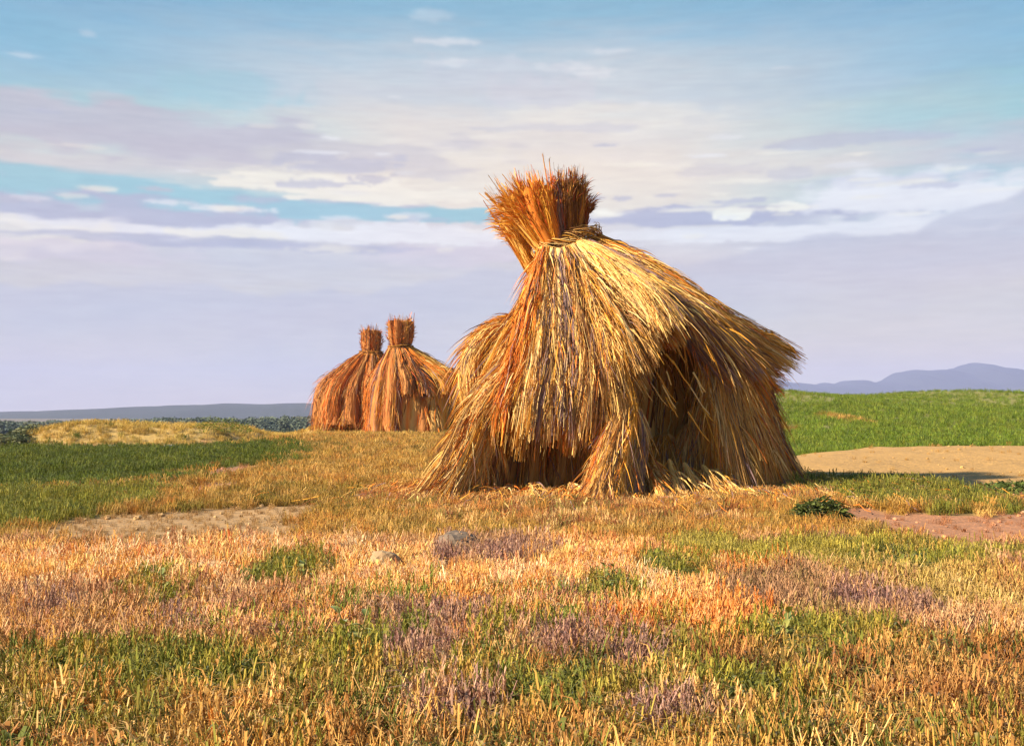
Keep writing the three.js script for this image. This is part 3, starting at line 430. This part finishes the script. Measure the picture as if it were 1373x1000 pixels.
// ------------------------------------------------------------ ground cover
const ONE = [1, 1, 1];
function stubbleTuft(seed) { const r = rng(seed), s = new Strands(); for (let k = 0; k < 22; k++) { const x = (r() - .5) * .15, z = (r() - .5) * .15, h = .04 + .10 * r(), lx = (r() - .5) * .09, lz = (r() - .5) * .09, v = .72 + .5 * r(), c = [v, v, v], bent = r() < .25; s.tube([V(x, -.02, z), V(x + lx * .5, h * .6, z + lz * .5), bent ? V(x + lx * 2, h * .5, z + lz * 2) : V(x + lx, h, z + lz)], .0022 + .0022 * r(), .0018, c); if (r() < .55) { const a = r() * 6.28, l = .04 + .08 * r(); s.ribbon([V(x, h * .4, z), V(x + Math.cos(a) * l * .5, h * .4 + .03, z + Math.sin(a) * l * .5), V(x + Math.cos(a) * l, h * .2, z + Math.sin(a) * l)], 0.004 + .005 * r(), V(-Math.sin(a), 0, Math.cos(a)), c); } } return s.build(); }
function grassTuft(seed) { const r = rng(seed), s = new Strands(); for (let k = 0; k < 26; k++) { const a = r() * 6.28, x = (r() - .5) * .15, z = (r() - .5) * .15, h = .04 + .11 * r(), b = .02 + .10 * r(), v = .72 + .5 * r(), c = [v, v, v]; s.ribbon([V(x, -.02, z), V(x + Math.cos(a) * b * .3, h * .6, z + Math.sin(a) * b * .3), V(x + Math.cos(a) * b * .7, h * .95, z + Math.sin(a) * b * .7), V(x + Math.cos(a) * b * 1.2, h * .9, z + Math.sin(a) * b * 1.2)], .005 + .005 * r(), V(-Math.sin(a + .5), 0, Math.cos(a + .5)), c); } return s.build(); }
function leafTuft(seed) { const r = rng(seed), s = new Strands(); for (let k = 0; k < 20; k++) { const a = r() * 6.28, x = (r() - .5) * .1, z = (r() - .5) * .1, h = .02 + .09 * r(), l = .025 + .045 * r(), v = .75 + .45 * r(), c = [v, v, v]; s.ribbon([V(x, 0, z), V(x + Math.cos(a) * l * .35, h * .7, z + Math.sin(a) * l * .35), V(x + Math.cos(a) * l * .8, h, z + Math.sin(a) * l * .8), V(x + Math.cos(a) * l * 1.25, h * .75, z + Math.sin(a) * l * 1.25)], .012 + .014 * r(), V(-Math.sin(a), .4 * (r() - .5), Math.cos(a)), c); } return s.build(); }
function seedTuft(seed) { const r = rng(seed), s = new Strands(); for (let k = 0; k < 9; k++) { const a = r() * 6.28, x = (r() - .5) * .12, z = (r() - .5) * .12, h = .07 + .12 * r(), b = .08 * r(), v = .75 + .45 * r(), c = [v, v, v], ex = x + Math.cos(a) * b, ez = z + Math.sin(a) * b; s.tube([V(x, -.02, z), V(x + Math.cos(a) * b * .4, h * .6, z + Math.sin(a) * b * .4), V(ex, h, ez)], .002, .0014, c); for (let q = 0; q < 12; q++) { const u = r() * 6.28, y = h - .06 * q / 12, l = .008 + .01 * r(); s.ribbon([V(ex, y, ez), V(ex + Math.cos(u) * l * .4, y + .012, ez + Math.sin(u) * l * .4), V(ex + Math.cos(u) * l * .7, y + .022, ez + Math.sin(u) * l * .7)], .006, V(-Math.sin(u), 0, Math.cos(u)), c); } } return s.build(); }
{
  const r = rng(2024), lists = { stubble: [], grass: [], leafy: [], seed: [] };
  const kindOf = (k) => { const q = r();
    if (k === 'weed') return q < .4 ? 'leafy' : q < .9 ? 'grass' : 'seed';
    if (k === 'mauve') return q < .2 ? 'seed' : q < .6 ? 'grass' : 'stubble';
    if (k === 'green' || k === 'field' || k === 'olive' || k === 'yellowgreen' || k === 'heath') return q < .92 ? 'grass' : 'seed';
    if (k === 'greenmix' || k === 'brownmix') return q < .16 ? 'leafy' : q < .58 ? 'grass' : q < .94 ? 'stubble' : 'seed';
    if (k === 'orange') return q < .6 ? 'stubble' : q < .78 ? 'leafy' : q < .9 ? 'grass' : 'seed';
    if (k === 'ochre' || k === 'ochre2' || k === 'bank' || k === 'litter') return q < .6 ? 'grass' : 'stubble';
    return q < .68 ? 'stubble' : q < .9 ? 'grass' : q < .95 ? 'leafy' : 'seed'; };
  const bands = [[2.6, 4.5, 440], [4.5, 6.5, 360], [6.5, 9, 260], [9, 13, 150], [13, 20, 60], [20, 34, 28], [34, 56, 12], [56, 105, 3.5]];
  for (const [d0, d1, den] of bands) {
    const step = (d1 - d0) / 40;
    for (let d = d0; d < d1; d += step) {
      const hw = d * 0.56 + 0.8, cnt = Math.round(2 * hw * step * den);
      for (let k = 0; k < cnt; k++) {
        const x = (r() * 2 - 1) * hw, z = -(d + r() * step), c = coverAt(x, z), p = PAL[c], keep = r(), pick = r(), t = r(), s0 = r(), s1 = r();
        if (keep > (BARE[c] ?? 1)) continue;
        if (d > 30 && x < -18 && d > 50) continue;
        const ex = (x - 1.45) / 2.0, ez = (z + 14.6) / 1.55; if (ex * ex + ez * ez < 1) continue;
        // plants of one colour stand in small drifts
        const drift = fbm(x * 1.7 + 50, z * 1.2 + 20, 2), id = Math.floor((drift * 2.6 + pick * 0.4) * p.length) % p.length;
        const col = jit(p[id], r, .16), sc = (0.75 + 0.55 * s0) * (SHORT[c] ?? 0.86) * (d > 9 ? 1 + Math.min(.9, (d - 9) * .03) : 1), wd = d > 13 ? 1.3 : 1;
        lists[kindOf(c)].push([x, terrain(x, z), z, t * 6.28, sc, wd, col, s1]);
      }
    }
  }
  const put = (name, label, category, list, makers, mat) => {
    const per = makers.map(() => []); for (const e of list) per[Math.min(makers.length - 1, (e[7] * makers.length) | 0)].push(e);
    const grp = new THREE.Group(); grp.name = numbered(name); tag(grp, label, category, null, 'stuff'); scene.add(grp);
    per.forEach((l, i) => {
      const im = new THREE.InstancedMesh(makers[i], mat, l.length); im.name = name + '_clump'; im.userData.kind = 'stuff'; im.castShadow = im.receiveShadow = true;
      const M = new THREE.Matrix4(), Q = new THREE.Quaternion(), E = new THREE.Euler(), C = new THREE.Color();
      l.forEach((e, k) => { E.set((e[7] - .5) * .2, e[3], (.5 - e[7]) * .2); Q.setFromEuler(E); M.compose(V(e[0], e[1], e[2]), Q, V(e[4] * e[5], e[4], e[4] * e[5])); im.setMatrixAt(k, M); im.setColorAt(k, C.setRGB(...e[6])); });
      grp.add(im);
    });
  };
  const vcover = new THREE.MeshPhysicalMaterial({ roughness: 0.85, specularIntensity: 0.3, vertexColors: true }), vleaf = new THREE.MeshPhysicalMaterial({ roughness: 0.9, specularIntensity: 0.25, transmission: 0.3, thickness: 0, vertexColors: true });
  put('stubble', 'cut golden and pink stubble straws over the field', 'stubble', lists.stubble, [stubbleTuft(1), stubbleTuft(2), stubbleTuft(3), stubbleTuft(4)], vcover);
  put('grass', 'green and dry ochre grass growing through the field', 'grass', lists.grass, [grassTuft(11), grassTuft(12), grassTuft(13)], vleaf);
  put('ground_weeds', 'low broad leaved weeds among the stubble', 'weeds', lists.leafy, [leafTuft(21), leafTuft(22), leafTuft(23)], vleaf);
  put('seed_weeds', 'thin stemmed dry weeds with small seed heads', 'weeds', lists.seed, [seedTuft(31), seedTuft(32), seedTuft(33)], vcover);
  console.log('tufts', Object.entries(lists).map(([k, v]) => k + ' ' + v.length).join(', '));
}

// clods and pebbles lying on the bare soil
{
  const r = rng(515), list = [], g = new THREE.IcosahedronGeometry(1, 1), p = g.attributes.position;
  for (let k = 0; k < p.count; k++) { const n = .75 + .5 * hash(Math.round(p.getX(k) * 50), Math.round(p.getY(k) * 50 + p.getZ(k) * 90)); p.setXYZ(k, p.getX(k) * n, p.getY(k) * n * .7, p.getZ(k) * n); } g.computeVertexNormals(); const cc = new Float32Array(p.count * 3).fill(1); g.setAttribute('color', new THREE.BufferAttribute(cc, 3));
  for (let k = 0; k < 20000; k++) { const d = 4 + 26 * Math.sqrt(r()), x = (r() * 2 - 1) * d * .56, c = coverAt(x, -d), q = .004 + .03 * Math.pow(r(), 7); if (c === 'sand' ? r() > .12 : !(BARE[c] < .5) && r() > .04) continue; const pal = PAL[BARE[c] < .5 ? c : 'tanbare']; list.push([x, terrain(x, -d) + q * .3, -d, q, q, q, jit(pal[(r() * pal.length) | 0], r, .3), r()]); }
  mass('pebbles', 'small clods and pebbles lying on the bare soil', 'pebbles', g, new THREE.MeshStandardMaterial({ vertexColors: true, roughness: .95 }), list);
}
// straws that have slipped to the ground round the foot of the big shock
{
  const r = rng(909), s = new Strands();
  for (let k = 0; k < 3000; k++) { const near = k > 1500, a = near ? .4 + 2.4 * r() : r() * 6.28, q = 1 + (near ? 1.3 : .75) * r() * r(), x = 1.44 + Math.cos(a) * 2.25 * q, z = -14.6 + Math.sin(a) * 2.0 * q, b = a + (r() - .5) * 1.6, L = .15 + .35 * r(), P = []; for (let m = 0; m < 4; m++) { const t = m / 3, xx = x + Math.cos(b) * L * t, zz = z + Math.sin(b) * L * t; P.push(V(xx, terrain(xx, zz) + 0.015 + .10 * (near ? 1 : .6) * (1 - t) * r() + .03 * r(), zz)); } const c = jit(ST[['gold', 'ochre', 'tan', 'orange', 'pale', 'brown', 'mauve', 'brown'][(r() * 8) | 0]], r, .25); if (r() < .5) s.tube(P, .006, .005, c); else s.ribbon(P, .022, V(0, 1, 0).cross(V(Math.cos(b), 0, Math.sin(b))), c); }
  tag(mesh('loose_straw', s.build(), straw), 'loose straws and dry leaves littered round the large shock', 'straw', null, 'stuff');
}

// ------------------------------------------------------------ single plants, bushes, stones
function leafGeo(seed, L, W) { const r = rng(seed), pos = [], idx = [], K = 6; for (let k = 0; k <= K; k++) { const t = k / K, w = W * .5 * Math.sin(Math.PI * Math.pow(t, .7)) + (k === 0 ? .002 : 0), wob = .12 * W * (r() - .5), y = L * (.55 * t - .55 * t * t); pos.push(-w + wob, y + w * .35, L * t, wob, y, L * t, w + wob, y + w * .35, L * t); } for (let k = 0; k < K; k++) { const a = k * 3; idx.push(a, a + 3, a + 1, a + 1, a + 3, a + 4, a + 1, a + 4, a + 2, a + 2, a + 4, a + 5); } const g = new THREE.BufferGeometry(); g.setAttribute('position', new THREE.Float32BufferAttribute(pos, 3)); g.setIndex(idx); g.computeVertexNormals(); return g; }
const leafShapes = [leafGeo(1, .11, .055), leafGeo(2, .09, .05), leafGeo(3, .13, .05)];
const leafMats = [S(118, 124, 38), S(134, 136, 44), S(106, 114, 36), S(148, 142, 50)].map((c) => new THREE.MeshPhysicalMaterial({ color: new THREE.Color(...c), roughness: .75, transmission: .3, thickness: 0 }));
const stemMat = new THREE.MeshStandardMaterial({ color: new THREE.Color(...S(140, 120, 60)), roughness: .8 });
const petalMats = [S(150, 104, 112), S(166, 118, 118), S(138, 96, 104)].map((c) => new THREE.MeshStandardMaterial({ color: new THREE.Color(...c), roughness: .8 }));
function plant(name, label, category, group, x, z, seed, size, nLeaf, flowers) {
  const r = rng(seed), g = new THREE.Group(); g.name = numbered(name); g.position.set(x, terrain(x, z) - .01, z); g.rotation.y = r() * 6.28; scene.add(g); tag(g, label, category, group);
  const st = new Strands(), tips = [], nS = 3 + (r() * 2 | 0); for (let k = 0; k < nS; k++) { const a = k / nS * 6.28 + r(), h = size * (.7 + .5 * r()), b = size * .35 * r(); const P = [V(0, -.02, 0), V(Math.cos(a) * b * .4, h * .5, Math.sin(a) * b * .4), V(Math.cos(a) * b, h, Math.sin(a) * b)]; st.tube(P, .005, .003, [1, 1, 1], 5); tips.push(P); }
  mesh('stem', st.build(), stemMat, g);
  for (let k = 0; k < nLeaf; k++) { const P = tips[k % nS], t = .1 + .85 * (k / nLeaf), p = P[0].clone().lerp(P[1], Math.min(1, t * 2)); if (t > .5) p.lerp(P[2], (t - .5) * 2); const m = mesh('leaf', leafShapes[(r() * 3) | 0], leafMats[(r() * 4) | 0], g); m.position.copy(p); m.rotation.set(-.2 - .5 * r(), r() * 6.28, 0, 'YXZ'); m.scale.setScalar((.75 + .5 * r()) * size / .2 * (.72 - .3 * t)); }
  if (flowers) for (const P of tips) { const s = new Strands(); for (let q = 0; q < 26; q++) { const a = r() * 6.28, u = r(), l = .03 * (.7 + .5 * r()), dir = V(Math.cos(a) * Math.sqrt(1 - u * u), u, Math.sin(a) * Math.sqrt(1 - u * u)), e = P[2]; s.ribbon([V(e.x, e.y, e.z), V(e.x + dir.x * l * .6, e.y + dir.y * l * .6, e.z + dir.z * l * .6), V(e.x + dir.x * l, e.y + dir.y * l, e.z + dir.z * l)], .014, V(r() - .5, r() - .5, r() - .5), ONE, true); } mesh('flower_head', s.build(), petalMats[(r() * 3) | 0], g); }
}
const order = ['first', 'second', 'third', 'fourth', 'fifth', 'sixth', 'seventh', 'eighth'];
[[-1.9, -5.9], [-1.2, -6.3], [-0.62, -4.3], [0.5, -5.8], [1.12, -4.5]].forEach(([x, z], i) => plant('leafy_weed', order[i] + ' broad leaved green weed in the stubble, counted from the picture\'s left', 'weed', 'leafy weeds in the foreground stubble', x, z, 700 + i, .2 + .04 * ((i * 7) % 3) / 2, 20, false));
function bush(label, x, z, w, h, color, seed) {
  const r = rng(seed), g = new THREE.Group(); g.name = numbered('bush'); g.position.set(x, terrain(x, z) - .02, z); scene.add(g); tag(g, label, 'bush');
  const s = new Strands(), st = new Strands();
  for (let k = 0; k < 9; k++) { const a = k / 9 * 6.28, b = w * .4 * r(); st.tube([V(0, 0, 0), V(Math.cos(a) * b * .5, h * .4, Math.sin(a) * b * .5), V(Math.cos(a) * b, h * .8, Math.sin(a) * b)], .008, .004, ONE, 4); }
  for (let k = 0; k < 900; k++) { const a = r() * 6.28, q = Math.sqrt(r()), x0 = Math.cos(a) * q * w * .5, z0 = Math.sin(a) * q * w * .4, lim = h * Math.sqrt(Math.max(.05, 1 - q * q)) * (.75 + .5 * fbm(x0 * 6 / w + seed, z0 * 6 / w, 2)), y0 = lim * Math.pow(r(), .6), b = r() * 6.28, L = .05 + .06 * r(), c = jit(color, r, .35); s.ribbon([V(x0, y0, z0), V(x0 + Math.cos(b) * L * .5, y0 + L * .35, z0 + Math.sin(b) * L * .5), V(x0 + Math.cos(b) * L, y0 + L * .3, z0 + Math.sin(b) * L)], .028, V(r() - .5, r() - .5, r() - .5), c); }
  mesh('stem', st.build(), stemMat, g); mesh('foliage', s.build(), foliage, g);
}
bush('low dark green bush at the foot of the sand bank', 6.2, -13.4, 1.3, .16, S(84, 96, 40), 5);
bush('dark green tuft beside the foot of the large shock', 2.75, -9.7, .5, .2, S(88, 94, 38), 6);
bush('green bush in the gap between the two yellow banks', -9.0, -33.5, 2.0, .5, S(104, 112, 40), 7);
function stone(name, label, x, z, w, h, dp, color, seed) {
  const g = new THREE.IcosahedronGeometry(1, 4), p = g.attributes.position, v = V(0, 0, 0);
  for (let k = 0; k < p.count; k++) { v.fromBufferAttribute(p, k); const n = 1 + .5 * (fbm(v.x * 1.4 + seed, v.y * 1.4 + v.z * 1.1, 3) - .5) + .34 * (fbm(v.x * 5 + seed, v.z * 5 + v.y * 4, 4) - .5); p.setXYZ(k, v.x * n * w / 2, v.y * n * h * .6, v.z * n * dp / 2); }
  g.computeVertexNormals(); const col = []; for (let k = 0; k < p.count; k++) { const f = .8 + .4 * fbm(p.getX(k) * 22 / w + seed, p.getZ(k) * 22 / w + p.getY(k) * 20 / h, 3); col.push(color[0] * f, color[1] * f, color[2] * f); } g.setAttribute('color', new THREE.Float32BufferAttribute(col, 3));
  const o = mesh(name, g, new THREE.MeshStandardMaterial({ vertexColors: true, roughness: .9 })); o.position.set(x, terrain(x, z) + h * .3, z); o.rotation.y = seed; tag(o, label, name.includes('clod') ? 'clod' : 'stone');
}
stone('earth_clod', 'dark grey brown clod of earth in the stubble before the large shock', -.4, -7.9, .42, .17, .3, S(112, 92, 72), 1.3);
stone('field_stone', 'pale beige stone in the stubble beside the dark clod', -.82, -7.0, .22, .15, .2, S(150, 120, 84), 2.6);
stone('field_stone', 'longer white stone at the foot of the yellow bank', -11.2, -30.6, .9, .13, .4, S(204, 192, 174), 3.1);
stone('field_stone', 'shorter white stone at the foot of the yellow bank, nearer its bush', -9.6, -30.2, .6, .14, .3, S(204, 190, 172), 4.4);

renderer.render(scene, camera);
